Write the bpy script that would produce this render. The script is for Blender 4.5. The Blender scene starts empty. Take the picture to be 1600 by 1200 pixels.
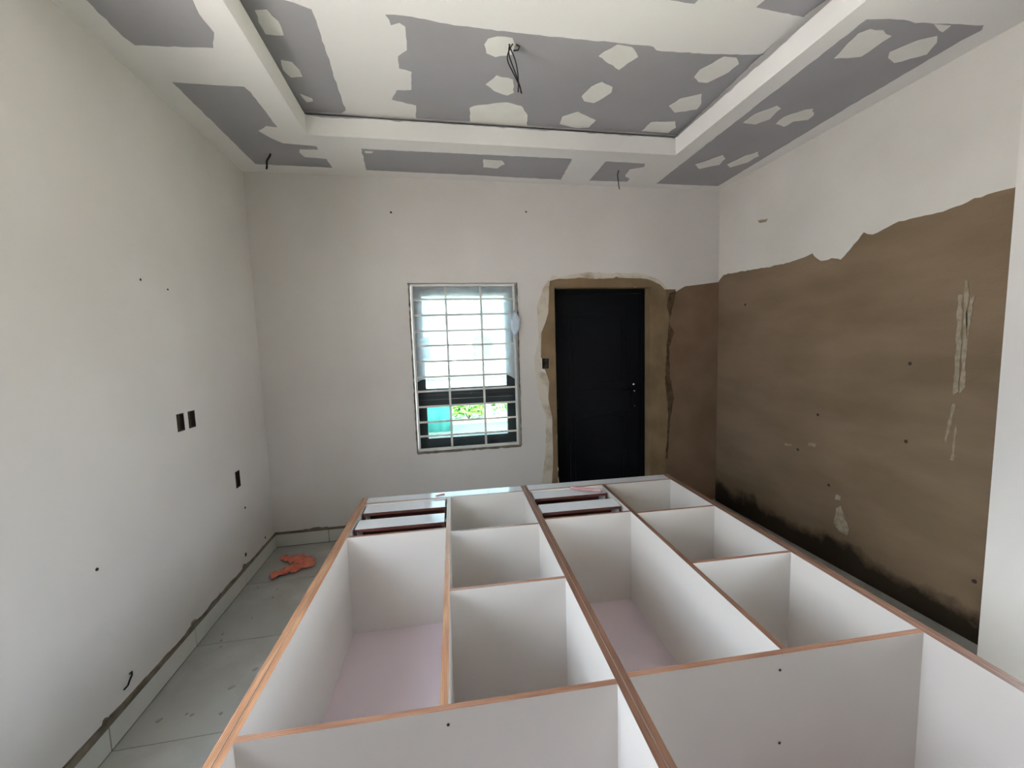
import bpy, bmesh, math, random
from mathutils import Vector, Matrix
from mathutils.geometry import tessellate_polygon
from mathutils.noise import noise as pnoise
random.seed(7)
SC = bpy.context.scene
COL = SC.collection

# ---------------------------------------------------------------- camera
def make_camera():
    yaw, pitch, roll = 0.1751, -0.0944, -0.0308
    F = Vector((math.sin(yaw)*math.cos(pitch), math.cos(yaw)*math.cos(pitch), math.sin(pitch)))
    R = Vector((math.cos(yaw), -math.sin(yaw), 0)); U = R.cross(F)
    R2 = R*math.cos(roll) + U*math.sin(roll); U2 = -R*math.sin(roll) + U*math.cos(roll)
    cd = bpy.data.cameras.new('camera'); cam = bpy.data.objects.new('camera', cd); COL.objects.link(cam)
    m = Matrix((R2, U2, -F)).transposed().to_4x4(); m.translation = Vector((1.4044, -3.5456, 1.6078))
    cam.matrix_world = m
    cd.sensor_fit = 'HORIZONTAL'; cd.sensor_width = 36; cd.lens = 636.51*36/1600; cd.clip_start = 0.02
    SC.camera = cam
make_camera()

# ---------------------------------------------------------------- world and daylight
SKY = 1.0
w = bpy.data.worlds.new('world'); SC.world = w; w.use_nodes = True
nt = w.node_tree; nt.nodes.clear()
wo = nt.nodes.new('ShaderNodeOutputWorld'); bg = nt.nodes.new('ShaderNodeBackground')
tc = nt.nodes.new('ShaderNodeTexCoord'); sp = nt.nodes.new('ShaderNodeSeparateXYZ'); cr = nt.nodes.new('ShaderNodeValToRGB')
cr.color_ramp.elements[0].position = 0.0; cr.color_ramp.elements[0].color = (0.86, 0.93, 1.0, 1)
cr.color_ramp.elements[1].position = 0.8; cr.color_ramp.elements[1].color = (0.66, 0.82, 1.0, 1)
nt.links.new(tc.outputs['Generated'], sp.inputs[0]); nt.links.new(sp.outputs['Z'], cr.inputs[0])
nt.links.new(cr.outputs[0], bg.inputs[0]); nt.links.new(bg.outputs[0], wo.inputs[0])
bg.inputs[1].default_value = SKY

def portal(name, loc, rot, sx, sy):
    ld = bpy.data.lights.new(name, 'AREA'); ld.shape = 'RECTANGLE'; ld.size = sx; ld.size_y = sy
    ld.cycles.is_portal = True
    o = bpy.data.objects.new(name, ld); COL.objects.link(o); o.location = loc; o.rotation_euler = rot
# openings of the room (see the walls): left window beside the camera, doorway on the right behind it, far window
LW = (-2.85, -2.15, 1.0, 2.3)      # y0 y1 z0 z1 of the window in the left wall
RD = (-2.85, -2.35, 0.0, 2.1)         # y0 y1 z0 z1 of the open doorway in the right wall, behind the camera
YF = -5.4
portal('portal_left', (-0.1, (LW[0]+LW[1])/2, (LW[2]+LW[3])/2), (0, -math.pi/2, 0), LW[3]-LW[2], LW[1]-LW[0])
portal('portal_right', (4.2, (RD[0]+RD[1])/2, (RD[2]+RD[3])/2), (0, math.pi/2, 0), RD[3]-RD[2], RD[1]-RD[0])
portal('portal_far', (1.638, 0.195, 1.428), (-math.pi/2, 0, 0), 0.9, 1.44)

sd = bpy.data.lights.new('sun', 'SUN'); sd.energy = 9.0; sd.angle = 0.02; sd.color = (1.0, 0.97, 0.94)
so = bpy.data.objects.new('sun', sd); COL.objects.link(so); so.rotation_euler = (math.radians(38), 0, 0)   # from behind the room, on the yard only

SC.view_settings.view_transform = 'Standard'; SC.view_settings.look = 'None'
SC.view_settings.gamma = 1; SC.view_settings.use_curve_mapping = False
SC.view_settings.exposure = 4.75
SC.cycles.max_bounces = 10; SC.cycles.diffuse_bounces = 8; SC.cycles.sample_clamp_indirect = 6
RING_BOARD = [[(0.128,-1.644),(0.532,-1.701),(0.521,-1.635),(0.51,-1.563),(0.516,-1.467),(0.467,-1.37),(0.142,-1.342),(0.126,-1.394),(0.127,-1.486)],[(0.14,-1.083),(0.341,-1.085),(0.477,-1.089),(0.487,-1.043),(0.492,-0.695),(0.433,-0.702),(0.361,-0.638),(0.394,-0.562),(0.455,-0.49),(0.658,-0.47),(0.655,-0.429),(0.536,-0.416),(0.513,-0.368),(0.531,-0.297),(0.672,-0.282),(0.679,-0.143),(0.15,-0.148),(0.146,-0.379),(0.146,-0.598)],[(0.945,-0.468),(2.457,-0.479),(2.489,-0.099),(2.066,-0.106),(1.71,-0.117),(0.92,-0.125)],[(2.733,-0.468),(3.059,-0.461),(3.078,-0.407),(2.982,-0.353),(3.007,-0.215),(3.071,-0.172),(3.079,-0.111),(2.737,-0.103)],[(3.361,-0.097),(3.326,-1.925),(3.497,-1.946),(3.573,-1.938),(3.906,-1.97),(3.937,-1.946),(3.922,-1.876),(3.923,-1.321),(3.964,-0.101)]]
RING_PATCH = [[(1.797,-0.396),(1.94,-0.399),(1.964,-0.345),(1.923,-0.265),(1.81,-0.274)],[(0.961,-0.442),(1.017,-0.441),(1.005,-0.415),(0.965,-0.414)],[(3.398,-1.882),(3.465,-1.882),(3.545,-1.859),(3.543,-1.72),(3.417,-1.691),(3.39,-1.789),(3.375,-1.848)],[(3.767,-1.889),(3.813,-1.854),(3.864,-1.78),(3.766,-1.706),(3.689,-1.731),(3.654,-1.768),(3.705,-1.855)],[(3.398,-1.096),(3.402,-1.192),(3.465,-1.29),(3.513,-1.27),(3.538,-1.155),(3.493,-1.087)],[(3.625,-1.109),(3.609,-1.191),(3.677,-1.278),(3.716,-1.29),(3.787,-1.226),(3.798,-1.178),(3.72,-1.149),(3.711,-1.084)],[(3.469,-0.492),(3.53,-0.582),(3.579,-0.668),(3.64,-0.615),(3.666,-0.513),(3.557,-0.426)],[(3.729,-0.519),(3.766,-0.676),(3.811,-0.743),(3.87,-0.688),(3.87,-0.577),(3.79,-0.469)],[(3.665,-1.944),(3.757,-1.95),(3.763,-1.915),(3.737,-1.919)]]
UP_BOARD = [[(0.619,-1.52),(0.817,-1.476),(0.915,-1.437),(0.91,-1.246),(0.899,-1.011),(0.889,-0.638),(0.809,-0.545),(0.582,-0.574),(0.579,-1.083)],[(1.235,-1.455),(1.352,-1.457),(1.552,-1.434),(1.882,-1.425),(2.587,-1.429),(2.616,-1.403),(2.89,-1.416),(3.221,-1.451),(3.206,-1.555),(3.254,-0.559),(2.744,-0.482),(1.327,-0.578),(1.336,-0.746),(1.193,-0.792),(1.232,-0.893),(1.316,-0.903),(1.329,-1.067),(1.264,-1.088),(1.266,-1.183),(1.316,-1.234),(1.32,-1.395),(1.294,-1.413),(1.253,-1.393)],[(2.945,-1.772),(2.937,-1.731),(3.21,-1.712),(3.25,-1.891),(2.992,-1.854)],[(2.465,-1.731),(2.511,-1.712),(2.586,-1.707),(2.633,-1.709),(2.639,-1.736),(2.612,-1.758)]]
UP_PATCH = [[(0.663,-1.403),(0.716,-1.413),(0.744,-1.352),(0.736,-1.262),(0.658,-1.259),(0.65,-1.332)],[(0.658,-1.075),(0.708,-1.067),(0.731,-1.009),(0.727,-0.948),(0.658,-0.935),(0.642,-0.998)],[(0.662,-0.786),(0.719,-0.75),(0.717,-0.721),(0.671,-0.702)],[(1.708,-1.329),(1.721,-1.372),(1.767,-1.391),(1.84,-1.391),(1.862,-1.349),(1.86,-1.279),(1.775,-1.246),(1.727,-1.271)],[(1.75,-1.015),(1.802,-1.101),(1.903,-1.079),(1.93,-0.957),(1.894,-0.924),(1.807,-0.958)],[(2.323,-1.328),(2.389,-1.423),(2.474,-1.414),(2.54,-1.351),(2.482,-1.237)],[(2.353,-0.974),(2.381,-1.073),(2.428,-1.124),(2.516,-1.086),(2.529,-1.033),(2.458,-0.916),(2.389,-0.928)],[(1.677,-0.762),(1.698,-0.791),(1.905,-0.855),(2.004,-0.828),(2.066,-0.725),(2.09,-0.576),(1.691,-0.576)],[(2.315,-0.65),(2.304,-0.74),(2.391,-0.808),(2.551,-0.725),(2.535,-0.629),(2.435,-0.607)],[(2.942,-0.627),(2.951,-0.748),(3.118,-0.777),(3.167,-0.703),(3.154,-0.625)],[(2.969,-0.947),(2.994,-1.029),(3.102,-1.093),(3.168,-0.999),(3.179,-0.932),(3.052,-0.882)],[(2.953,-1.235),(2.948,-1.298),(3.012,-1.414),(3.086,-1.414),(3.137,-1.373),(3.13,-1.301),(3.065,-1.199),(3.009,-1.198)]]
RW_EDGE = [(-0.004,2.171),(-0.069,2.205),(-0.315,2.194),(-0.63,2.174),(-0.854,2.175),(-0.992,2.197),(-1.061,2.128),(-1.14,2.133),(-1.209,2.103),(-1.262,2.16),(-1.314,2.208),(-1.349,2.25),(-1.401,2.217),(-1.546,2.251),(-1.784,2.248),(-1.934,2.267),(-2.027,2.268)]
BW_SURROUND = [(2.434,2.113),(2.388,2.117),(2.448,2.178),(2.731,2.19),(2.826,2.172),(3.021,2.19),(3.319,2.171),(3.45,2.13),(3.512,2.065),(3.523,1.925),(3.549,1.83),(3.525,1.604),(3.506,1.259),(3.54,0.867),(3.51,0.471),(3.511,0.269),(3.298,0.288),(3.298,2.108)]
BW_FLAT = [(3.502,2.083),(3.615,2.083),(3.605,2.055),(3.709,2.11),(3.877,2.128),(4.037,2.146),(4.077,0.218),(3.511,0.269)]
BW_LEFT = [(2.434,2.113),(2.391,2.117),(2.377,1.887),(2.347,1.798),(2.311,1.71),(2.302,1.494),(2.309,1.486),(2.378,1.486),(2.378,1.388),(2.309,1.388),(2.337,1.384),(2.372,1.273),(2.359,1.126),(2.393,0.938),(2.394,0.561),(2.352,0.373),(2.458,0.363)]
BW_SMEAR = [(2.486,2.196),(2.421,2.213),(2.336,2.099),(2.276,1.942),(2.288,1.675),(2.247,1.496),(2.251,1.315),(2.284,1.13),(2.336,0.942),(2.329,0.661),(2.239,0.478),(2.179,0.369),(2.458,0.344),(2.407,1.123),(2.404,1.3),(2.3,1.37),(2.3,1.5),(2.404,1.55),(2.404,1.851),(2.404,2.112),(2.729,2.112),(3.42,2.112),(3.564,2.036),(3.481,2.148),(3.399,2.194),(3.238,2.231),(2.962,2.231),(2.731,2.24)]
SHADOW_STREAK = [(3.547,2.046),(3.616,2.073),(3.596,1.961),(3.549,1.793),(3.598,1.678),(3.55,1.546),(3.559,1.257),(3.602,1.06),(3.555,0.767),(3.542,0.468),(3.521,0.47),(3.54,0.867),(3.506,1.259),(3.525,1.604),(3.549,1.83),(3.523,1.925)]
RW_SCRATCH = [[(-1.848,1.797),(-1.865,1.795),(-1.873,1.535),(-1.877,1.297),(-1.857,1.273),(-1.852,1.535)],[(-1.871,1.863),(-1.882,1.872),(-1.891,1.746),(-1.903,1.322),(-1.882,1.287),(-1.878,1.578)],[(-1.896,1.777),(-1.915,1.785),(-1.903,1.661),(-1.899,1.493),(-1.888,1.683)],[(-1.856,1.229),(-1.87,1.231),(-1.853,1.094),(-1.836,1.011),(-1.836,1.068)],[(-1.875,1.121),(-1.881,1.1),(-1.877,0.931),(-1.866,0.928)],[(-1.246,0.512),(-1.282,0.513),(-1.277,0.482),(-1.242,0.474)],[(-1.25,0.418),(-1.279,0.444),(-1.343,0.31),(-1.337,0.263),(-1.278,0.266),(-1.237,0.307)],[(-1.019,0.829),(-1.073,0.829),(-1.068,0.806),(-1.013,0.802)],[(-0.811,0.774),(-0.877,0.782),(-0.862,0.763),(-0.816,0.755)],[(-0.472,2.575),(-0.581,2.559),(-0.561,2.539),(-0.495,2.552)]]
RW_DOTS = [(-1.647,1.434),(-1.084,1.045),(-1.998,0.326)]

# ---------------------------------------------------------------- materials
def lin(c):
    return tuple((x/12.92 if x <= 0.04045 else ((x+0.055)/1.055)**2.4) for x in [v/255 for v in c]) + (1,)
def mat(name, c1, c2=None, scale=3.0, rough=0.8, bump=0.0, bscale=60, stretch=(1,1,1), c3=None, spec=0.3, contrast=(0.35, 0.65), detail=4, extra=None, metal=0):
    m = bpy.data.materials.new(name); m.use_nodes = True; t = m.node_tree; b = t.nodes['Principled BSDF']
    b.inputs['Roughness'].default_value = rough; b.inputs['Specular IOR Level'].default_value = spec; b.inputs['Metallic'].default_value = metal
    b.inputs['Base Color'].default_value = lin(c1)
    co = t.nodes.new('ShaderNodeTexCoord'); mp = t.nodes.new('ShaderNodeMapping'); mp.inputs['Scale'].default_value = stretch
    t.links.new(co.outputs['Object'], mp.inputs[0])
    if c2:
        n = t.nodes.new('ShaderNodeTexNoise'); n.inputs['Scale'].default_value = scale; n.inputs['Detail'].default_value = detail
        r = t.nodes.new('ShaderNodeValToRGB'); e = r.color_ramp.elements
        e[0].position, e[1].position = contrast; e[0].color = lin(c1); e[1].color = lin(c2)
        if c3:
            x = e.new(0.5*(contrast[0]+contrast[1])); x.color = lin(c3)
        t.links.new(mp.outputs[0], n.inputs[0]); t.links.new(n.outputs[0], r.inputs[0]); t.links.new(r.outputs[0], b.inputs['Base Color'])
    if bump:
        n2 = t.nodes.new('ShaderNodeTexNoise'); n2.inputs['Scale'].default_value = bscale; n2.inputs['Detail'].default_value = 3
        bp = t.nodes.new('ShaderNodeBump'); bp.inputs['Strength'].default_value = bump; bp.inputs['Distance'].default_value = 0.01
        t.links.new(mp.outputs[0], n2.inputs[0]); t.links.new(n2.outputs[0], bp.inputs['Height']); t.links.new(bp.outputs[0], b.inputs['Normal'])
    if extra: extra(m, t, b, co)
    return m
M = {}
M['wall'] = mat('skimmed wall paint', (199,194,190), (206,202,199), 1.2, 0.85, 0.12, 18)
M['skim'] = mat('white skim coat', (190,186,180), (199,195,190), 1.5, 0.9, 0.15, 22)
M['ceil'] = mat('joint compound white', (218,215,212), (223,221,219), 1.0, 0.9, 0.08, 12)
M['patch'] = mat('filler over screws', (218,216,210), (224,222,217), 6, 0.9, 0.1, 30)
M['board'] = mat('grey gypsum board', (152,150,153), (158,156,159), 2, 0.9)
def render_extra(m, t, b, co):      # damp dark band low on the wall, ragged, with dusty splashes
    src = b.inputs['Base Color'].links[0].from_socket
    sp = t.nodes.new('ShaderNodeSeparateXYZ'); t.links.new(co.outputs['Object'], sp.inputs[0])
    n = t.nodes.new('ShaderNodeTexNoise'); n.inputs['Scale'].default_value = 3.2; n.inputs['Detail'].default_value = 8; n.inputs['Roughness'].default_value = 0.6
    t.links.new(co.outputs['Object'], n.inputs[0])
    ma = t.nodes.new('ShaderNodeMath'); ma.operation = 'MULTIPLY_ADD'; ma.inputs[1].default_value = 0.42
    t.links.new(n.outputs[0], ma.inputs[0]); 
    neg = t.nodes.new('ShaderNodeMath'); neg.operation = 'MULTIPLY'; neg.inputs[1].default_value = -1; t.links.new(sp.outputs['Z'], neg.inputs[0])
    t.links.new(neg.outputs[0], ma.inputs[2])
    r = t.nodes.new('ShaderNodeValToRGB'); e = r.color_ramp.elements
    e[0].position = 0.0; e[0].color = (0,0,0,1); e[1].position = 0.09; e[1].color = (1,1,1,1)
    t.links.new(ma.outputs[0], r.inputs[0])
    mx = t.nodes.new('ShaderNodeMixRGB'); mx.inputs[2].default_value = lin((38,29,18))
    t.links.new(r.outputs[0], mx.inputs[0]); t.links.new(src, mx.inputs[1]); t.links.new(mx.outputs[0], b.inputs['Base Color'])
M['render'] = mat('bare brown cement render', (109,92,72), (124,105,85), 1.4, 0.9, 0.25, 40, (1,1,3), extra=render_extra)
M['render2'] = mat('brown cement render patch', (116,97,72), (134,113,86), 4, 0.9, 0.3, 30)
M['render3'] = mat('old brown plaster', (112,90,70), (124,102,82), 3, 0.9, 0.2, 30)
M['render_shadow'] = mat('painted plaster edge shadow', (70,54,38), (92,74,54), 14, 0.95, 0.4, 40)  # dark tone for the shadow painted along the plaster step
M['smear'] = mat('thin cement smear', (196,188,176), (164,148,126), 7, 0.9, 0.4, 30, contrast=(0.5,0.72))
M['scratch'] = mat('chalky plaster splash', (150,140,124), (128,114,94), 30, 0.9)
M['mark'] = mat('dark speck', (52,44,36))
def wood_extra(axis):
    def f(m, t, b, co):
        src = b.inputs['Base Color'].links[0].from_socket
        w = t.nodes.new('ShaderNodeTexWave'); w.bands_direction = axis; w.inputs['Scale'].default_value = 55; w.inputs['Distortion'].default_value = 1.2
        t.links.new(co.outputs['Object'], w.inputs[0])
        mx = t.nodes.new('ShaderNodeMixRGB'); mx.blend_type = 'MULTIPLY'; mx.inputs[0].default_value = 0.35
        t.links.new(src, mx.inputs[1]); t.links.new(w.outputs[0], mx.inputs[2]); t.links.new(mx.outputs[0], b.inputs['Base Color'])
    return f
M['edge_long'] = mat('raw ply edge lengthwise', (166,118,88), (198,152,116), 7, 0.32, 0.1, 30, (9,0.7,1), c3=(182,132,98), spec=0.5, extra=wood_extra('X'))
M['edge_cross'] = mat('raw ply edge crosswise', (142,102,82), (172,130,106), 7, 0.32, 0.1, 30, (0.7,9,1), c3=(158,114,90), spec=0.5, extra=wood_extra('Y'))
M['edge_dark'] = mat('darker ply edge', (116,82,66), (142,104,82), 7, 0.32, 0.1, 30, (9,0.7,1), spec=0.5, extra=wood_extra('X'))
M['melamine'] = mat('white melamine', (212,207,201), (216,211,206), 1, 0.38, spec=0.4)
M['melamine_face'] = mat('glossy white melamine front', (214,216,220), (220,222,226), 1, 0.16, spec=0.7)
M['back'] = mat('pinkish white back sheet', (206,190,198), (212,198,204), 1, 0.45, spec=0.4)
M['hardboard'] = mat('maroon brown hardboard', (84,46,40), (98,58,50), 8, 0.6)
M['steel'] = mat('zinc drawer slide', (70,72,76), rough=0.4, metal=1)
M['screw'] = mat('dark screw head', (40,36,34), rough=0.4)
M['tile'] = mat('grey marbled floor tile', (168,170,166), (186,188,186), 2.2, 0.28, c3=(160,160,154), spec=0.5, contrast=(0.3,0.7), detail=8)
M['skirt'] = mat('pale skirting tile', (188,188,180), (198,198,192), 3, 0.35, spec=0.45)
M['grout'] = mat('dirty cement grout', (94,88,78), (112,106,94), 20, 0.95, 0.3)
M['mortar'] = mat('dark mortar bead', (100,90,76), (126,117,102), 12, 0.95, 0.5, 40)
M['dust'] = mat('cement droppings', (146,144,136), (160,158,150), 12, 0.95, 0.3)
M['black'] = mat('black painted gap shade', (14,13,12))
M['door'] = mat('black painted steel door', (8,10,13), (12,15,18), 2, 0.42, 0.05, 20, spec=0.12)
M['chrome'] = mat('chrome', (225,225,225), rough=0.12, metal=1)
M['alu'] = mat('dark grey aluminium', (46,52,54), (54,60,62), 4, 0.45, spec=0.4)
M['bar'] = mat('white painted steel bar', (206,202,196), (216,213,208), 8, 0.4, spec=0.5)
M['wire'] = mat('black insulated wire', (26,25,24), rough=0.5)
M['box'] = mat('dark brown plastic box', (40,34,29), (52,44,37), 30, 0.7)
M['paper'] = mat('stuffed brown paper', (56,48,38), (84,72,58), 25, 0.9, 0.5, 40)
M['orange'] = mat('orange plastic', (212,104,78), (228,142,116), 16, 0.4, 0.4, 25, spec=0.5)
M['pink'] = mat('pink plastic', (196,138,138), (206,166,166), 16, 0.5)
M['leaf'] = mat('green leaves', (50,104,24), (96,146,44), 3, 0.6)
M['trunk'] = mat('stem', (92,76,58), (112,94,72), 9, 0.9)
M['teal'] = mat('teal painted sheet', (70,150,140), (92,170,160), 3, 0.6)
M['concrete'] = mat('pale concrete', (172,168,163), (188,185,180), 0.6, 0.9)
M['yard'] = mat('grey green yard earth', (128,130,112), (150,150,132), 1.5, 0.95)
M['block'] = mat('grey blockwork', (150,150,150), (168,168,166), 3, 0.9)
M['house'] = mat('cream painted house', (214,214,210), (222,222,218), 0.5, 0.9)
M['roof'] = mat('weathered blue roof sheet', (120,150,166), (138,166,180), 2, 0.6)
def film():
    m = bpy.data.materials.new('clear polythene film'); m.use_nodes = True; t = m.node_tree; t.nodes.clear()
    o = t.nodes.new('ShaderNodeOutputMaterial'); tr = t.nodes.new('ShaderNodeBsdfTransparent'); tl = t.nodes.new('ShaderNodeBsdfTranslucent')
    df = t.nodes.new('ShaderNodeBsdfDiffuse'); df.inputs[0].default_value = (0.8,0.84,0.9,1); tl.inputs[0].default_value = (0.85,0.88,0.95,1)
    gl = t.nodes.new('ShaderNodeBsdfGlossy'); gl.inputs['Roughness'].default_value = 0.2
    a = t.nodes.new('ShaderNodeMixShader'); b = t.nodes.new('ShaderNodeMixShader'); c = t.nodes.new('ShaderNodeMixShader')
    n = t.nodes.new('ShaderNodeTexNoise'); n.inputs['Scale'].default_value = 7; n.inputs['Detail'].default_value = 5
    co = t.nodes.new('ShaderNodeTexCoord'); mr = t.nodes.new('ShaderNodeMapRange')
    mr.inputs[1].default_value = 0.3; mr.inputs[2].default_value = 0.7; mr.inputs[3].default_value = 0.68; mr.inputs[4].default_value = 0.95
    t.links.new(co.outputs['Object'], n.inputs[0]); t.links.new(n.outputs[0], mr.inputs[0])
    a.inputs[0].default_value = 0.35; t.links.new(tl.outputs[0], a.inputs[1]); t.links.new(df.outputs[0], a.inputs[2])
    t.links.new(mr.outputs[0], b.inputs[0]); t.links.new(tr.outputs[0], b.inputs[1]); t.links.new(a.outputs[0], b.inputs[2])
    c.inputs[0].default_value = 0.08; t.links.new(b.outputs[0], c.inputs[1]); t.links.new(gl.outputs[0], c.inputs[2]); t.links.new(c.outputs[0], o.inputs[0])
    return m
M['film'] = film()
def glass():
    m = bpy.data.materials.new('window glass'); m.use_nodes = True; t = m.node_tree; t.nodes.clear()
    o = t.nodes.new('ShaderNodeOutputMaterial'); tr = t.nodes.new('ShaderNodeBsdfTransparent'); tr.inputs[0].default_value = (0.42,0.50,0.50,1)
    gl = t.nodes.new('ShaderNodeBsdfGlossy'); gl.inputs['Roughness'].default_value = 0.02; c = t.nodes.new('ShaderNodeMixShader'); fr = t.nodes.new('ShaderNodeFresnel')
    fr.inputs[0].default_value = 1.45
    t.links.new(fr.outputs[0], c.inputs[0]); t.links.new(tr.outputs[0], c.inputs[1]); t.links.new(gl.outputs[0], c.inputs[2]); t.links.new(c.outputs[0], o.inputs[0])
    return m
M['glass'] = glass()

# ---------------------------------------------------------------- helpers
def link(name, me, parent=None):
    o = bpy.data.objects.new(name, me); COL.objects.link(o)
    if parent: o.parent = parent
    return o
def mesh(name, verts, faces, mats, fm=None, smooth=False):
    me = bpy.data.meshes.new(name); me.from_pydata(verts, [], faces)
    for m in mats: me.materials.append(M[m])
    if fm:
        for p, i in zip(me.polygons, fm): p.material_index = i
    if smooth:
        for p in me.polygons: p.use_smooth = True
    me.validate(); me.update(); return me
def boxes(name, bl, mats, parent=None, fm=None, bevel=0):
    """bl: list of (x0,x1,y0,y1,z0,z1); fm: material index for faces (-z,+z,-y,+y,-x,+x)"""
    V, F, I = [], [], []
    for (x0,x1,y0,y1,z0,z1) in bl:
        k = len(V); V += [(x0,y0,z0),(x1,y0,z0),(x1,y1,z0),(x0,y1,z0),(x0,y0,z1),(x1,y0,z1),(x1,y1,z1),(x0,y1,z1)]
        F += [tuple(k+i for i in f) for f in ((0,3,2,1),(4,5,6,7),(0,1,5,4),(2,3,7,6),(3,0,4,7),(1,2,6,5))]
        I += list(fm) if fm else [0]*6
    me = mesh(name, V, F, mats, I)
    if bevel:
        bm = bmesh.new(); bm.from_mesh(me)
        bmesh.ops.bevel(bm, geom=bm.edges[:], offset=bevel, segments=2, affect='EDGES'); bm.to_mesh(me); bm.free()
    return link(name, me, parent)
def tube(name, paths, r, m, parent=None, seg=8):
    V, F = [], []
    for pts in paths:
        pts = [Vector(p) for p in pts]; base = len(V)
        for i, p in enumerate(pts):
            d = (pts[min(i+1, len(pts)-1)] - pts[max(i-1, 0)]).normalized()
            a = d.cross(Vector((0.3, 1, 0.2))).normalized(); b = d.cross(a)
            for k in range(seg):
                an = 2*math.pi*k/seg; V.append(tuple(p + a*math.cos(an)*r + b*math.sin(an)*r))
        for i in range(len(pts)-1):
            for k in range(seg):
                F.append((base+i*seg+k, base+i*seg+(k+1)%seg, base+(i+1)*seg+(k+1)%seg, base+(i+1)*seg+k))
        F.append(tuple(base+k for k in range(seg))[::-1]); F.append(tuple(base+(len(pts)-1)*seg+k for k in range(seg)))
    return link(name, mesh(name, V, F, [m], smooth=True), parent)
def ragged(pts, step=0.03, amp=0.006, seed=0):
    out = []
    n = len(pts)
    for i in range(n):
        a = Vector(pts[i]); b = Vector(pts[(i+1) % n]); d = b-a; L = d.length
        if L < 1e-6: continue
        k = max(1, int(L/step)); nr = Vector((-d.y, d.x))/L
        for j in range(k):
            p = a + d*(j/k)
            s = amp*(pnoise(Vector((p.x*22, p.y*22, seed)))+0.6*pnoise(Vector((p.x*60, p.y*60, seed+9))))
            out.append(p + nr*s)
    return out
def slab(name, pts, f, t, m, parent=None, t0=0.0):
    """polygon pts (2-D) pushed out of a surface: f(a, b, h) -> xyz"""
    n = len(pts); V = [f(p[0], p[1], t) for p in pts] + [f(p[0], p[1], t0) for p in pts]
    F = [tuple(x) for x in tessellate_polygon([[Vector((p[0], p[1], 0)) for p in pts]])]
    F += [(i, (i+1) % n, n+(i+1) % n, n+i) for i in range(n)]
    me = mesh(name, V, F, [m]); bm = bmesh.new(); bm.from_mesh(me); bmesh.ops.recalc_face_normals(bm, faces=bm.faces[:]); bm.to_mesh(me); bm.free()
    return link(name, me, parent)
def struct(o): o['kind'] = 'structure'; return o
def tag(o, label, cat, group=None, kind=None):
    o['label'] = label; o['category'] = cat
    if group: o['group'] = group
    if kind: o['kind'] = kind
    return o
def thing(name, loc=(0,0,0), rz=0):
    o = bpy.data.objects.new(name, None); COL.objects.link(o); o.location = loc; o.rotation_euler = (0,0,rz); o.empty_display_size = 0.1; return o
def wall(name, A, Z, holes, f, th, m):
    """wall plate in (a,z) with rectangular holes; f(a,z,d) -> xyz with d = depth behind the face.  holes: (a0,a1,z0,z1,depth or None)"""
    As = sorted({A[0], A[1], *[h[0] for h in holes], *[h[1] for h in holes]}); Zs = sorted({Z[0], Z[1], *[h[2] for h in holes], *[h[3] for h in holes]})
    V, F = [], []
    def q(*p):
        k = len(V); V.extend(p); F.append((k, k+1, k+2, k+3))
    def depth(i, j):
        if i < 0 or j < 0 or i >= len(As)-1 or j >= len(Zs)-1: return th
        a = (As[i]+As[i+1])/2; z = (Zs[j]+Zs[j+1])/2
        for h in holes:
            if h[0] < a < h[1] and h[2] < z < h[3]: return th if h[4] is None else h[4]
        return 0.0
    for i in range(len(As)-1):
        for j in range(len(Zs)-1):
            a0, a1, z0, z1 = As[i], As[i+1], Zs[j], Zs[j+1]; d = depth(i, j)
            if d < th:
                q(f(a0,z0,d), f(a1,z0,d), f(a1,z1,d), f(a0,z1,d)); q(f(a0,z0,th), f(a1,z0,th), f(a1,z1,th), f(a0,z1,th))
            for (di, dj, p, r) in ((1,0,(a1,z0),(a1,z1)), (0,1,(a0,z1),(a1,z1)), (-1,0,(a0,z0),(a0,z1)), (0,-1,(a0,z0),(a1,z0))):
                e = depth(i+di, j+dj)
                if d < e: q(f(*p,d), f(*r,d), f(*r,e), f(*p,e))
    me = mesh(name, V, F, [m]); bm = bmesh.new(); bm.from_mesh(me); bmesh.ops.remove_doubles(bm, verts=bm.verts[:], dist=1e-5)
    bmesh.ops.recalc_face_normals(bm, faces=bm.faces[:]); bm.to_mesh(me); bm.free()
    return struct(link(name, me))

# ---------------------------------------------------------------- the room shell
XR, HC, TZ = 4.065, 2.988, 3.143
TX0, TX1, TY0, TY1 = 0.637, 3.219, -4.3, -0.6205
XP, YP = 3.865, -2.145             # face and corner of the pier on the right
WIN = (1.185, 2.098, 0.706, 2.150)
DR = (2.436, 3.357, 0.0, 2.106)
BOXES_L = [(-1.094,-1.032,1.196,1.293), (-0.992,-0.929,1.196,1.293), (-0.543,-0.483,0.690,0.805)]
BOX_B = (2.311, 2.375, 1.390, 1.484)
TOP = 3.3
fB = lambda a, z, d: (a, d, z)
fL = lambda a, z, d: (-d, a, z)
fR = lambda a, z, d: (XR+d, a, z)
fF = lambda a, z, d: (a, YF-d, z)
wall_back = wall('wall_back', (-0.2, XR+0.2), (-0.15, TOP), [(*WIN, None), (DR[0], DR[1], -0.15, DR[3], None), (*BOX_B, 0.045)], fB, 0.2, 'wall')
wall_left = wall('wall_left', (YF-0.2, -0.0001), (-0.15, TOP), [(*LW, None)] + [(*b, 0.045) for b in BOXES_L], fL, 0.2, 'wall')
wall_right = wall('wall_right', (YF-0.2, -0.0001), (-0.15, TOP), [(RD[0], RD[1], -0.15, RD[3], None)], fR, 0.2, 'render')
wall_front = wall('wall_front', (0.0001, XR-0.0001), (-0.15, TOP), [], fF, 0.2, 'render')
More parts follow.
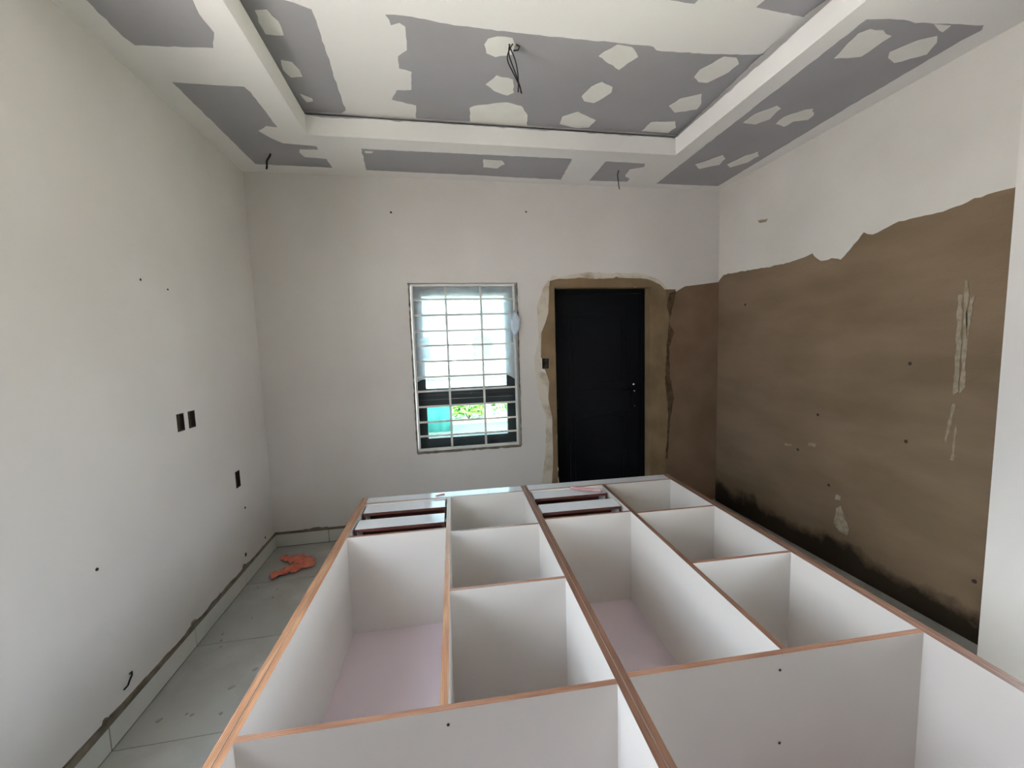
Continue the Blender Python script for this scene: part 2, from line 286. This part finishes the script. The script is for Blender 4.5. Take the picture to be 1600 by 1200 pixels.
boxes('pier', [(XP, XR-0.0005, RD[1], YP, 0, HC), (XP, XR-0.0005, YF, RD[0], 0, HC), (XP, XR-0.0005, RD[0], RD[1], RD[3], HC)], ['wall'], wall_right)
# skim coat above the bare render on the right wall, its lower edge ragged
edge = [(0.0, 2.158)] + RW_EDGE[1:] + [(YP, 2.272)]
pts = ragged(edge + [(YP, HC)], 0.025, 0.009, 3)
cut = [p for p in pts[:next(i for i, p in enumerate(pts) if p.y > 2.4)]]
cut = [p for p in cut if p.x > YP+0.003]
slab('skim_coat', [Vector((0,2.158))] + cut + [Vector((YP,2.272)), Vector((YP,HC)), Vector((0,HC))], lambda a,b,h: (XR-h, a, b), 0.004, 'skim', wall_right)
for k, p in enumerate(RW_SCRATCH):
    slab('plaster_splash' if k < 9 else 'thin_patch', ragged(p, 0.02, 0.006, k), lambda a,b,h: (XR-h, a, b), 0.002 if k < 9 else 0.0055, 'scratch', wall_right)
def disc(name, a, b, r, f, m, parent, t=0.002):
    return slab(name, [(a+r*math.cos(i*math.pi/4)*random.uniform(.7,1.1), b+r*math.sin(i*math.pi/4)*random.uniform(.7,1.1)) for i in range(8)], f, t, m, parent)
for a, b in RW_DOTS + [(-1.19,0.56),(-0.93,0.75),(-1.65,0.98),(-0.35,1.9)]: disc('wall_speck', a, b, 0.012, lambda a,b,h: (XR-h, a, b), 'mark', wall_right)
# bare plaster round the door and to the right corner
gB = lambda a, b, h: (a, -h, b)
# raw polygon lists below come from measuring the wall: (x, z) metres
def low(pts, zmin): return [(x, (zmin if z < 0.5 and z <= min(q[1] for q in pts)+0.15 else z)) for x, z in pts]
cl = lambda pts: [(min(x, XR-0.001), z) for x, z in pts]
slab('cement_smear', ragged(low(BW_SMEAR, 0.01), 0.03, 0.012, 5), gB, 0.002, 'smear', wall_back)
slab('plaster_strip', ragged([(x if x < 2.42 else DR[0], z) for x, z in low(BW_LEFT, 0.01)], 0.05, 0.004, 6), gB, 0.006, 'render2', wall_back)
flat = cl([(3.36,2.0),(3.502,2.083),(3.615,2.083),(3.605,2.055),(3.709,2.11),(3.877,2.128),(4.037,2.146),(4.08,2.15),(4.08,0.01),(3.36,0.01)])
slab('old_plaster', flat, gB, 0.0025, 'render3', wall_back)
sur = [(2.434,2.113),(2.388,2.117),(2.40,2.16),(2.448,2.178),(2.56,2.182),(2.731,2.19),(2.826,2.178),(3.021,2.19),(3.319,2.180),(3.45,2.13),(3.512,2.065),(3.523,1.925),(3.549,1.83),(3.525,1.604),(3.506,1.259),(3.54,0.867),(3.51,0.471),(3.511,0.01),(DR[1],0.01),(DR[1],DR[3]),(2.434,DR[3])]
sp_ = ragged(sur[:-3], 0.03, 0.010, 8); sp_ = sp_[:max(i for i, p in enumerate(sp_) if p.x > 3.48 and p.y < 0.2)]
slab('door_surround', sp_ + [Vector((3.511,0.01)), Vector((DR[1],0.01)), Vector((DR[1],DR[3])), Vector((2.434,DR[3]))], gB, 0.009, 'render2', wall_back)
slab('painted_edge_shadow', ragged(SHADOW_STREAK, 0.02, 0.009, 9), gB, 0.0045, 'render_shadow', wall_back)  # jagged shadow where the thick plaster ends, painted as a dark strip
boxes('reveal', [(DR[1]-0.003, DR[1]+0.0, 0.0, 0.11, 0, DR[3]), (DR[0], DR[0]+0.003, 0.0, 0.11, 0, DR[3]), (DR[0]+0.003, DR[1]-0.003, 0.0, 0.11, DR[3]-0.003, DR[3])], ['render2'], wall_back)
for a, b, r in ((1.076,2.714,0.010),(2.201,2.748,0.009)): disc('wall_speck', a, b, r, gB, 'mark', wall_back)
gL = lambda a, b, h: (h, a, b)
for a, b, r in ((-1.695,0.756,0.009),(-0.506,0.20,0.014),(-0.45,0.52,0.01),(-0.18,0.17,0.01),(-1.25,1.98,0.006),(-1.05,1.96,0.006)): disc('wall_speck', a, b, r, gL, 'mark', wall_left)

# ---------------------------------------------------------------- ceiling: a lower ring round a raised tray
def upslab(name, pts, z, t, m, parent): return slab(name, pts, lambda a,b,h: (a, b, z-h), t, m, parent)
ceiling = struct(boxes('ceiling', [(0.0, XR, YF, 0.0, TZ, TZ+0.12)], ['ceil']))
ring = [(0.0,TX0,YF,0.0), (TX1,XR,YF,0.0), (TX0,TX1,TY1,0.0), (TX0,TX1,YF,TY0)]
RT = TZ-0.030
boxes('ring_soffit', [(a,b,c,d,HC,RT) for a,b,c,d in ring], ['ceil'], ceiling)
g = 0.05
boxes('gap_shade', [(0.0,TX0-g,YF,0.0,RT,TZ),(TX1+g,XR,YF,0.0,RT,TZ),(TX0-g,TX1+g,TY1+g,0.0,RT,TZ),(TX0-g,TX1+g,YF,TY0-g,RT,TZ)], ['black'], ceiling)  # shade inside the ceiling gap, put in as black paint
for k, p in enumerate(RING_BOARD): upslab('bare_board', ragged(p, 0.03, 0.006, 20+k), HC, 0.0012, 'board', ceiling)
for k, p in enumerate(RING_PATCH): upslab('filler_patch', ragged(p, 0.03, 0.008, 30+k), HC, 0.003, 'patch', ceiling)
ct = lambda pts: [(min(max(x, TX0-0.02), TX1+0.02), min(y, TY1+0.02)) for x, y in pts]
for k, p in enumerate(UP_BOARD): upslab('bare_board', ct(ragged(p, 0.03, 0.006, 40+k)), TZ, 0.0012, 'board', ceiling)
for k, p in enumerate(UP_PATCH): upslab('filler_patch', ct(ragged(p, 0.03, 0.008, 50+k)), TZ, 0.003, 'patch', ceiling)
# grey board showing through in a thin ragged line along the top of the tray sides
def fringe(a0, a1, f, seed):
    n = int(abs(a1-a0)/0.03); top = []; bot = []
    for i in range(n+1):
        a = a0+(a1-a0)*i/n; bot.append((a, RT-0.004-0.018*max(0, pnoise(Vector((a*3.1, seed, 0)))+0.1+0.4*pnoise(Vector((a*17, seed, 2)))))); top.append((a, RT-0.0005))
    return bot + top[::-1]
slab('bare_edge', fringe(TX0+.01, TX1-.01, None, 1), lambda a,b,h: (a, TY1-h, b), 0.001, 'board', ceiling)
slab('bare_edge', fringe(TY1-.02, -3.6, None, 2), lambda a,b,h: (TX1-h, a, b), 0.001, 'board', ceiling)

# ---------------------------------------------------------------- floor: tiles with joints, skirting
floor = struct(boxes('floor', [(0.0, XR, YF, 0.0, -0.15, -0.008)], ['grout']))
def tile(w, d):
    o = boxes('floor_tile', [(0.002, w-0.002, 0.002, d-0.002, -0.008, 0.0)], ['tile'], floor); return o
cache = {}
xs = [0.0] + [0.55+0.6*i for i in range(6)] + [XR]
ys = [0.0, -0.548] + [-0.548-0.6*i for i in range(1, 9)] + [YF]
for i in range(len(xs)-1):
    for j in range(len(ys)-1):
        w_, d_ = round(xs[i+1]-xs[i], 4), round(ys[j]-ys[j+1], 4)
        if d_ < 0.02 or w_ < 0.02: continue
        if (w_, d_) in cache: o = link('floor_tile', cache[(w_, d_)], floor)
        else: o = tile(w_, d_); cache[(w_, d_)] = o.data
        o.location = (xs[i], ys[j+1], random.uniform(-0.0006, 0.0004))
def skirting(name, segs, f, bead, th=0.010, H=0.112):
    root = None
    for k, (a0, a1) in enumerate(segs):
        p = [f(a0+0.0025, 0.007), f(a1-0.0025, th)]
        b = (min(p[0][0],p[1][0]), max(p[0][0],p[1][0]), min(p[0][1],p[1][1]), max(p[0][1],p[1][1]), 0.005, H)
        if root is None: root = struct(bpy.data.objects.new(name, None)); COL.objects.link(root)
        q = [f(a0, 0.0002), f(a1, 0.0068)]
        boxes('grout_bed', [(min(q[0][0],q[1][0]), max(q[0][0],q[1][0]), min(q[0][1],q[1][1]), max(q[0][1],q[1][1]), 0.001, H-.001)], ['grout'], root)
        q = [f(a0, 0.0002), f(a1, 0.0085)]; boxes('grout_line', [(min(q[0][0],q[1][0]), max(q[0][0],q[1][0]), min(q[0][1],q[1][1]), max(q[0][1],q[1][1]), 0.0002, 0.0049)], ['grout'], root)
        boxes('skirting_tile', [b], ['skirt'], root, bevel=0.0008)
    return root
struct(boxes('yard_shade_block', [(-0.2, XR+0.2, YF-0.2, 0.2, TOP+0.001, 7.0)], ['house']))  # unseen block over the room, added to cast shade on the far yard
sl = skirting('baseboard_left', [(-0.548,-0.011),(-1.148,-0.548),(-1.748,-1.148),(-2.348,-1.748),(-2.948,-2.348),(-3.548,-2.948),(-4.148,-3.548),(-4.748,-4.148),(-5.348,-4.748)], lambda a, h: (h, a), None)
sb = skirting('baseboard_back', [(0.0,0.42),(0.42,1.02),(1.02,1.62),(1.62,2.22)], lambda a, h: (a, -h), None)
def bead(name, a0, a1, f, seed, parent, amp=0.02, base=0.013):
    n = int(abs(a1-a0)/0.02); lo, hi = [], []
    for i in range(n+1):
        a = a0+(a1-a0)*i/n
        v = base + amp*max(0, pnoise(Vector((a*2.3, seed, 0)))) + amp*0.7*max(0, pnoise(Vector((a*9, seed, 3)))-0.05) + amp*0.5*max(0, pnoise(Vector((a*31, seed, 5)))-0.2)
        lo.append((a, 0.108)); hi.append((a, 0.112+v))
    return slab(name, lo + hi[::-1], f, 0.0115, 'mortar', parent)
bead('mortar_bead', 0.0, -5.35, gL, 4.3, sl, 0.026, 0.011)
bead('mortar_bead', 0.0, 2.2, gB, 8.7, sb, 0.04, 0.013)
for a in (-0.548,-1.148,-1.748): disc('mortar_dab', a, 0.135, 0.02, gL, 'mortar', sl, 0.013)
for k in range(34):     # hardened splashes on the floor strip
    x, y = random.uniform(0.05, 0.8), random.uniform(-2.2, -0.05)
    if k > 22: x, y = random.uniform(3.2, 4.0), random.uniform(-2.0, -0.1)
    r = random.uniform(0.003, 0.010); a = random.uniform(0, 3.14); st = random.uniform(1, 2.2)
    pts = []
    for i in range(8):
        u, v = r*st*math.cos(i*math.pi/4)*random.uniform(.6,1.1), r*math.sin(i*math.pi/4)*random.uniform(.6,1.1)
        pts.append((x+u*math.cos(a)-v*math.sin(a), y+u*math.sin(a)+v*math.cos(a)))
    slab('cement_splash', pts, lambda a,b,h: (a,b,h), 0.003, 'dust', floor)

# ---------------------------------------------------------------- door
door = struct(bpy.data.objects.new('door_1', None)); COL.objects.link(door)
yd = 0.095
boxes('door_frame', [(DR[0]+.003,DR[0]+.04,yd,yd+.09,0,DR[3]-.003),(DR[1]-.04,DR[1]-.003,yd,yd+.09,0,DR[3]-.003),(DR[0]+.04,DR[1]-.04,yd,yd+.09,DR[3]-.045,DR[3]-.003)], ['door'], door)
lx0, lx1 = DR[0]+.0405, DR[1]-.0405
boxes('door_leaf', [(lx0,lx1,yd+.015,yd+.06,0.004,DR[3]-.0452)], ['door'], door, bevel=0.003)
for (x0,x1,z0,z1) in ((lx0+.12,lx1-.12,1.15,1.90),(lx0+.12,lx1-.12,0.20,0.95)):
    for r_, t in ((0.0,0.009),(0.05,0.006)):
        q = [(x0+r_,x1-r_,z0+r_,z1-r_)]
        for (a,b,c,d) in q:
            boxes('door_moulding', [(a,b,yd+.015-t,yd+.0149,c,c+.018),(a,b,yd+.015-t,yd+.0149,d-.018,d),(a,a+.018,yd+.015-t,yd+.0149,c+.018,d-.018),(b-.018,b,yd+.015-t,yd+.0149,c+.018,d-.018)], ['door'], door)
hx = 3.235
boxes('lock_plate', [(hx-.02,hx+.02,yd+.009,yd+.0149,0.97,1.22)], ['door'], door, bevel=0.002)
h = tube('door_handle', [[(hx,yd+.012,1.14),(hx,yd-.03,1.14),(hx-.012,yd-.042,1.14),(hx-.11,yd-.042,1.136)]], 0.008, 'door', door)
tube('lock_cylinder', [[(hx+.004,yd+.011,1.20),(hx+.004,yd-.006,1.20)]], 0.012, 'chrome', door, 16)
tube('handle_cap', [[(hx-.012,yd-.052,1.14),(hx-.012,yd-.047,1.14)]], 0.008, 'chrome', door, 12)
tube('key_knob', [[(hx+.012,yd+.011,0.99),(hx+.012,yd-.006,0.99)]], 0.009, 'steel', door, 12)
for z in (0.3, 1.05, 1.85): tube('hinge', [[(lx0-.002,yd+.008,z-.05),(lx0-.002,yd+.008,z+.05)]], 0.006, 'door', door)

# ---------------------------------------------------------------- window, bars, film
win = struct(bpy.data.objects.new('window_1', None)); COL.objects.link(win)
x0,x1,z0,z1 = WIN; ya, yb = 0.12, 0.17
def frame_rect(x0,x1,z0,z1,w,ya,yb): return [(x0,x0+w,ya,yb,z0,z1),(x1-w,x1,ya,yb,z0,z1),(x0+w,x1-w,ya,yb,z0,z0+w),(x0+w,x1-w,ya,yb,z1-w,z1)]
boxes('window_frame', frame_rect(x0+.004,x1-.004,z0+.004,z1-.004,.035,ya,yb) + [(x0+.039,x1-.039,ya,yb,1.150,1.190)], ['alu'], win)
lowr = (x0+.04, x1-.04, z0+.04, 1.148); upr = (x0+.04, x1-.04, 1.192, z1-.04)
boxes('lower_sash', [b for b in frame_rect(*lowr, .055, ya-.012, yb-.01)], ['alu'], win)
boxes('upper_sash', [b for b in frame_rect(*upr, .055, ya-.012, yb-.01)], ['alu'], win)
boxes('pane', [(lowr[0]+.05,lowr[1]-.05,.143,.147,lowr[2]+.05,lowr[3]-.05)], ['glass'], win)
boxes('pane', [(upr[0]+.05,upr[1]-.05,.143,.147,upr[2]+.05,upr[3]-.05)], ['glass'], win)
boxes('sash_handle', [(1.50,1.62,ya-.03,ya-.013,z0+.062,z0+.078),(1.55,1.57,ya-.03,ya-.012,z0+.05,z0+.09)], ['alu'], win, bevel=.003)
slab('sill_mortar', ragged([(x0,z0+.006),(x0,z0-.012),(x1,z0-.012),(x1,z0+.006)], .03, .006, 71), gB, 0.004, 'mortar', win)
slab('edge_mortar', ragged([(x0+.002,z0),(x0+.002,z1),(x0-.007,z1),(x0-.006,z0)], .03, .006, 72), gB, 0.004, 'mortar', win)
slab('edge_mortar', ragged([(x1-.002,z0),(x1+.007,z0),(x1+.007,z1),(x1-.002,z1)], .03, .006, 73), gB, 0.004, 'mortar', win)
gr = thing('window_grille', (x0+.012, 0.02, z0+.008))
GW, GH = x1-x0-.03, z1-z0-.016
for (a,b,c,d) in ((0,.016,0,GH),(GW-.016,GW,0,GH)): boxes('frame_bar', [(a,b,-.012,.012,c,d)], ['bar'], gr, bevel=.001)
boxes('frame_bar', [(.016,GW-.016,-.012,.012,0,.022)], ['bar'], gr, bevel=.001); boxes('frame_bar', [(.016,GW-.016,-.012,.012,GH-.018,GH)], ['bar'], gr, bevel=.001)
for fx in (0.325, 0.665): boxes('upright_bar', [(GW*fx-.009,GW*fx+.009,-.008,.008,.022,GH-.018)], ['bar'], gr, bevel=.001)
NB = 11
me = None
for k in range(1, NB):
    z = GH*k/NB
    if me is None: o = boxes('cross_bar', [(.016,GW-.016,-.0165,-.0085,-.008,.008)], ['bar'], gr, bevel=.001); me = o.data
    else: o = link('cross_bar', me, gr)
    o.location = (0, 0, z + 0.004*math.sin(k*2.1)); o.rotation_euler = (0, 0.004*math.sin(k*1.3), 0)
tag(gr, 'white painted steel burglar bar grille in the window opening', 'window grille')
# polythene film hanging behind the bars over the upper part
NX, NZ = 46, 60; V, F = [], []
for j in range(NZ+1):
    for i in range(NX+1):
        u, v = i/NX, j/NZ; zb = 1.30 + 0.03*math.sin(u*9) + 0.02*math.sin(u*23)
        z = zb + (2.128-zb)*v; x = x0+.008 + (x1-x0-.02)*u
        y = 0.047 + 0.010*pnoise(Vector((u*5, v*9, 1))) + 0.006*pnoise(Vector((u*16, v*20, 4)))
        V.append((x, y, z))
for j in range(NZ):
    for i in range(NX): k = j*(NX+1)+i; F.append((k, k+1, k+NX+2, k+NX+1))
fl = thing('plastic_film', (0,0,0))
link('sheet', mesh('sheet', V, F, ['film'], smooth=True), fl)
# crumpled part that pokes out between the bars at the right edge
V, F = [], []
for j in range(13):
    for i in range(13):
        th, ph = math.pi*j/12, 2*math.pi*i/13; r = 1+0.35*pnoise(Vector((math.cos(ph)*2, math.sin(ph)*2, j*.5)))
        V.append((x1-.030+.045*r*math.sin(th)*math.cos(ph), -.032+.022*r*math.sin(th)*math.sin(ph), 1.80+.10*r*math.cos(th)))
for j in range(12):
    for i in range(13): F.append((j*13+i, j*13+(i+1)%13, (j+1)*13+(i+1)%13, (j+1)*13+i))
link('crumple', mesh('crumple', V, F, ['film'], smooth=True), fl)
tag(fl, 'wrinkled clear polythene sheet over the upper window panes behind the grille', 'plastic sheet')

# ---------------------------------------------------------------- wardrobe carcasses lying on their backs, open side up
H = 0.574; WZ = 0.0015; YAW = -0.0331; WX, WY = 0.8311, -0.6372
E_L, E_C = (0,1,0,0,0,0), (0,1,0,0,0,0)
L = 2.42
def carcass(u0, outer_left, div, sh, label, lip):
    root = thing('wardrobe_carcass', (WX+u0*math.cos(YAW), WY+u0*math.sin(YAW), WZ), YAW)
    a = 0.0232 if outer_left else 0.0
    b = 1.142
    el = 'edge_long' if outer_left else 'edge_dark'
    if outer_left: boxes('outer_panel', [(0.0,0.0222,-L,0.0,0.0,H)], ['melamine','edge_long'], root, E_L)
    else: boxes('outer_panel', [(1.1195,1.142,-L,0.0,0.0,H)], ['melamine','edge_dark'], root, E_L); b = 1.1185
    sa, sb_ = a+.0215, b-.0215
    boxes('side_panel', [(a,sa,-L,0.0,0.0,H-(.002 if outer_left else 0))], ['melamine', el], root, E_L)
    boxes('side_panel', [(sb_,b,-L,0.0,0.0,H)], ['melamine','edge_dark'], root, E_L)
    d0, d1 = div
    boxes('back_panel', [(sa,sb_,-L+.02,-.02,0.004,0.012)], ['back'], root)
    boxes('bottom_board', [(sa,sb_,-.118,-.100,0.012,H-.001)], ['melamine','edge_cross'], root, E_C)
    boxes('plinth', [(sa,sb_,-.099,-.004,H-.020,H-.001)], ['melamine_face'], root)
    nr = sh[2]
    boxes('cross_board', [(sa,sb_,-nr-.020,-nr,0.012,H-.0005)], ['melamine','edge_cross'], root, E_C)
    boxes('top_board', [(sa,sb_,-L,-L+.02,0.012,H-.0005)], ['melamine','edge_cross'], root, E_C)
    boxes('divider', [(d0,d1,-nr,-.118,0.012,H-.0008)], ['melamine','edge_dark' if not outer_left else 'edge_long'], root, E_L)
    # the two stacked drawers fill the column on the outer-left side, shelves the other
    boxes('drawer_shelf', [(sa,d0,-.608,-.590,0.012,H-.0012)], ['melamine','edge_cross'], root, E_C)
    for s in sh[:2]:
        boxes('shelf', [(d1,sb_,-s-.018,-s,0.012,H-.0012)], ['melamine','edge_cross'], root, E_C)
    for v in (0.122, 0.358):
        dx0, dx1 = sa+.013, d0-.013; dv = 0.134; t = H-.010
        d = boxes('drawer', [(dx0,dx1,-v-dv,-v,t-.018,t)], ['melamine_face','hardboard'], root, (0,0,1,0,0,0))
        for q in (dx0, dx1-.015): boxes('drawer_side', [(q,q+.015,-v-dv,-v-.006,t-.50,t-.0181)], ['melamine','hardboard'], d, (0,0,1,0,0,0))
        boxes('drawer_back', [(dx0,dx1,-v-dv,-v,t-.515,t-.5005)], ['melamine','hardboard'], d, (0,0,1,0,0,0))
        boxes('drawer_bottom', [(dx0+.0155,dx1-.0155,-v-.006,-v-.001,t-.4995,t-.0185)], ['hardboard'], d)
        for q in (sa+.0005, d0-.0125): boxes('drawer_slide', [(q,q+.012,-v-.09,-v-.045,.06,H-.03)], ['steel'], root)
    scr = [(0.61,H-.045),(0.61,.28),(1.09,.3)] if outer_left else [(0.543,H-.055),(0.55,.255),(0.05,.3)]
    for (sx, sz) in scr[:2]:
        slab('screw_head', [(sx+.0045*math.cos(i*math.pi/6), sz+.0045*math.sin(i*math.pi/6)) for i in range(12)], lambda a_,b_,h_: (a_, -nr-.020-h_, b_), 0.0015, 'screw', root)
    tag(root, label, 'wardrobe')
    return root
ca = carcass(0.0, True, (0.588,0.612), (0.640,1.201,1.776), 'left-hand white open wardrobe carcass lying on its back, nearer the plain left wall', 0)
cb = carcass(1.1435, False, (0.561,0.585), (0.620,1.201,1.760), 'right-hand white open wardrobe carcass lying on its back, nearer the bare brown wall', 0)
def loc(u, v, z): return (WX+u*math.cos(YAW)+v*math.sin(YAW), WY+u*math.sin(YAW)-v*math.cos(YAW), z)

# ---------------------------------------------------------------- loose things
def ribbon(name, pts, w, m, parent=None, seed=0):
    """crumpled strip: pts (x,y,z), width w mostly upright"""
    V, F = [], []; n = len(pts)*5
    def at(t):
        s = t*(len(pts)-1); i = min(int(s), len(pts)-2); f = s-i; return Vector(pts[i]).lerp(Vector(pts[i+1]), f)
    R = 5
    for i in range(n+1):
        p = at(i/n); d = (at(min(1,i/n+.02))-at(max(0,i/n-.02))).normalized(); s = Vector((-d.y, d.x, 0)).normalized()
        ww = w*(0.75+0.9*pnoise(Vector((i*.45, seed, 0))))*(0.45+1.2*math.sin(math.pi*min(1,max(0,i/n)))**.5)
        for k in range(R+1):
            u = k/R-.5; V.append(tuple(p + s*u*ww + Vector((0,0, 0.016+0.016*math.cos(u*3.1)+0.3*w*pnoise(Vector((i*.6,k*1.3,seed)))))))
    for i in range(n):
        for k in range(R): a = i*(R+1)+k; F.append((a, a+1, a+R+2, a+R+1))
    me = mesh(name, V, F, [m], smooth=True); o = link(name, me, parent)
    md = o.modifiers.new('solid', 'SOLIDIFY'); md.thickness = 0.003
    return o
o = ribbon('orange_plastic_scrap', [(0.13,-0.235,0.0),(0.20,-0.28,0.0),(0.29,-0.29,0.0),(0.345,-0.34,0.0),(0.345,-0.41,0.0),(0.28,-0.42,0.0),(0.22,-0.45,0.0),(0.15,-0.52,0.0)], 0.085, 'orange', None, 3)
tag(o, 'crumpled orange plastic scrap lying on the floor tiles in the back left corner', 'scrap')
o = ribbon('pink_plastic_scrap', [loc(0.51,0.075,H-.026),loc(0.54,0.06,H-.024),loc(0.570,0.055,H-.026)], 0.014, 'pink', None, 6)
tag(o, 'small pink plastic scrap on the white plinth of the left wardrobe', 'scrap')
o = ribbon('pink_plastic_strip', [loc(1.46,0.15,H-.012),loc(1.53,0.20,H-.012),loc(1.60,0.24,H-.010),loc(1.64,0.28,H-.004)], 0.015, 'pink', None, 8)
tag(o, 'thin pink plastic strip across the drawer of the right wardrobe', 'scrap')

def wires(name, p0, p1, label, strands, r, sway):
    P0, P1 = Vector(p0), Vector(p1); paths = []
    for s in range(strands):
        pts = []
        for i in range(13):
            t = i/12; p = P0.lerp(P1, t)
            p += Vector((sway*math.sin(t*math.pi*1.3+s*.7)*(1-.2*t) + (s-(strands-1)/2)*.012*math.sin(t*math.pi*1.6+.4), .006*math.sin(t*9+s), 0))
            pts.append(tuple(p))
        pts[0] = (pts[0][0], pts[0][1], p0[2])
        paths.append(pts)
    root = thing(name, p0); 
    for q in paths:
        tube('strand', [[tuple(Vector(v)-P0) for v in q]], r, 'wire', root)
    if strands > 1: tube('knot', [[(0.012,0,-.004),(0.03,0,-.012),(0.02,0,-.03),(-.004,0,-.034)]], r*1.2, 'wire', root)
    tag(root, label, 'wire')
wires('ceiling_wire', (1.856,-1.355,TZ-.001), (1.862,-1.355,2.906), 'long black twisted wires hanging from the middle of the raised ceiling', 3, .0032, -.03)
wires('ceiling_wire', (0.318,-0.329,HC-.001), (0.278,-0.329,2.885), 'short black wire stub hanging from the ceiling edge in the left corner', 1, .006, -.006)
wires('ceiling_wire', (2.903,-0.325,HC-.001), (2.902,-0.325,2.842), 'short black wire stub hanging from the ceiling edge above the door', 1, .0035, -.012)

def wall_box(rect, side, label, ragged_edge=False):
    a0, a1, z0, z1 = rect; cx, cz = (a0+a1)/2, (z0+z1)/2
    if side == 'L': root = thing('wall_box', (-.044, cx, z0)); f = lambda a,b,c,d,e,g: (c, d, a-cx, b-cx, e-z0, g-z0)   # depth axis = x
    else: root = thing('wall_box', (cx, .044, z0)); f = lambda a,b,c,d,e,g: (a-cx, b-cx, -d, -c, e-z0, g-z0)
    t = .004; e = .0006
    bl = [f(a0+e,a0+t,0.0,.046,z0+e,z1-e), f(a1-t,a1-e,0.0,.046,z0+e,z1-e), f(a0+t,a1-t,0.0,.046,z0+e,z0+t), f(a0+t,a1-t,0.0,.046,z1-t,z1-e), f(a0+t,a1-t,0.0,.003,z0+t,z1-t)]
    boxes('box_shell', bl, ['box'], root)
    V, F = [], []
    for j in range(7):
        for i in range(5):
            u, v = i/4, j/6; d = .024+.014*pnoise(Vector((i*1.3+a0*7, j*1.1, 2)))
            a = a0+t+(a1-a0-2*t)*u; z = z0+t+(z1-z0-2*t)*v
            V.append((d, a-cx, z-z0) if side == 'L' else (a-cx, -d, z-z0))
    for j in range(6):
        for i in range(4): k = j*5+i; F.append((k,k+1,k+6,k+5))
    link('paper_stuffing', mesh('paper_stuffing', V, F, ['paper']), root)
    tag(root, label, 'electrical box')
wall_box(BOXES_L[0], 'L', 'dark back box in the left wall, left one of the upper pair')
wall_box(BOXES_L[1], 'L', 'dark back box in the left wall, right one of the upper pair')
wall_box(BOXES_L[2], 'L', 'single low dark electrical back box in the left wall near the back corner')
wall_box(BOX_B, 'B', 'small brown electrical back box beside the black door')
o = tube('wire_stub', [[(0.001,-1.603,.222),(.012,-1.605,.232),(.016,-1.612,.222),(.012,-1.622,.205),(.012,-1.634,.192),(.001,-1.643,.181)]], .0035, 'wire')
tag(o, 'tiny bent wire stub poking out low on the left wall above the skirting', 'wire')

# ---------------------------------------------------------------- outside the window
ground = struct(boxes('ground', [(-40,45,-45,60,-0.30,-0.155)], ['concrete']))
boxes('yard', [(-6,9,0.25,8.0,-0.155,-0.150),(4.3,14,-9,0.25,-0.155,-0.150)], ['yard'], ground)
bw = thing('boundary_wall', (1.5, 8.0, -.150))
boxes('wall_body', [(-9,9,0,.2,0,.90)], ['block'], bw); boxes('coping', [(-9,9,-.06,.26,.9005,1.0)], ['concrete'], bw)
tag(bw, 'low grey blockwork boundary wall behind the bushes outside the window', 'wall')
hs = thing('house', (1.0, 19.0, -.155))
boxes('house_wall', [(-7,5,0,6,0,3.6)], ['house'], hs)
boxes('house_roof', [(-7.5,5.5,-.5,6.5,3.6,3.85)], ['roof'], hs)
for wx in (-4.5,-1.2,2.2):
    wf = boxes('house_window', [(wx,wx+1.2,-.03,-.001,1.1,2.4)], ['roof'], hs); boxes('pane', [(wx+.06,wx+.57,-.04,-.031,1.16,2.34),(wx+.63,wx+1.14,-.04,-.031,1.16,2.34)], ['alu'], wf)
tag(hs, 'pale single storey house far beyond the boundary wall', 'house')
ts = thing('teal_sheet', (0.9, 5.0, -.150))
V, F = [], []
for i in range(61):
    x = -.9 + 1.62*i/60; y = .02*math.sin(i*.9)
    V += [(x,y,0),(x,y+.12,.66)]
for i in range(60): F.append((2*i,2*i+2,2*i+3,2*i+1))
sh_ = link('corrugated_sheet', mesh('corrugated_sheet', V, F, ['teal'], smooth=True), ts); md = sh_.modifiers.new('s','SOLIDIFY'); md.thickness = .01
boxes('prop_post', [(-.5,-.45,.10,.6,0,.05),(-.5,-.45,.14,.19,.05,.62)], ['trunk'], ts)
tag(ts, 'teal corrugated sheet standing outside the left half of the lower pane', 'sheet')
def bush(x, y, R, Hh, label, seed):
    rd = random.Random(seed); root = thing('bush', (x, y, -.150)); V, F = [], []
    for k in range(420):
        th, ph = rd.uniform(0, 2*math.pi), math.acos(rd.uniform(-.6, 1)); rr = rd.uniform(.6, 1)
        c = Vector((R*rr*math.sin(ph)*math.cos(th), R*rr*math.sin(ph)*math.sin(th), Hh*(.45+.5*rr*math.cos(ph))))
        a = Vector((rd.uniform(-1,1), rd.uniform(-1,1), rd.uniform(-.4,1))).normalized()*.07; b = a.cross(Vector((rd.uniform(-1,1), rd.uniform(-1,1), rd.uniform(-1,1)))).normalized()*.028
        i = len(V); V += [tuple(c-a), tuple(c+b), tuple(c+a), tuple(c-b)]; F.append((i,i+1,i+2,i+3))
    lf = link('foliage', mesh('foliage', V, F, ['leaf']), root); lf['kind'] = 'stuff'
    tube('stem', [[(0,0,0),(.02,.01,Hh*.3),(.0,.0,Hh*.6)],[(0,0,0),(.1,.03,Hh*.35),(.18,.05,Hh*.6)],[(0,0,0),(-.1,-.02,Hh*.35),(-.17,.03,Hh*.55)]], .014, 'trunk', root)
    tag(root, label, 'bush', 'bushes outside the window')
bush(2.05, 6.3, .45, .62, 'green bush outside the lower pane, next to the teal sheet', 1)
bush(3.1, 6.6, .5, .78, 'green bush outside the lower pane, farthest right and tallest', 2)
bush(1.0, 6.9, .5, .80, 'green bush outside rising above the teal sheet', 3)
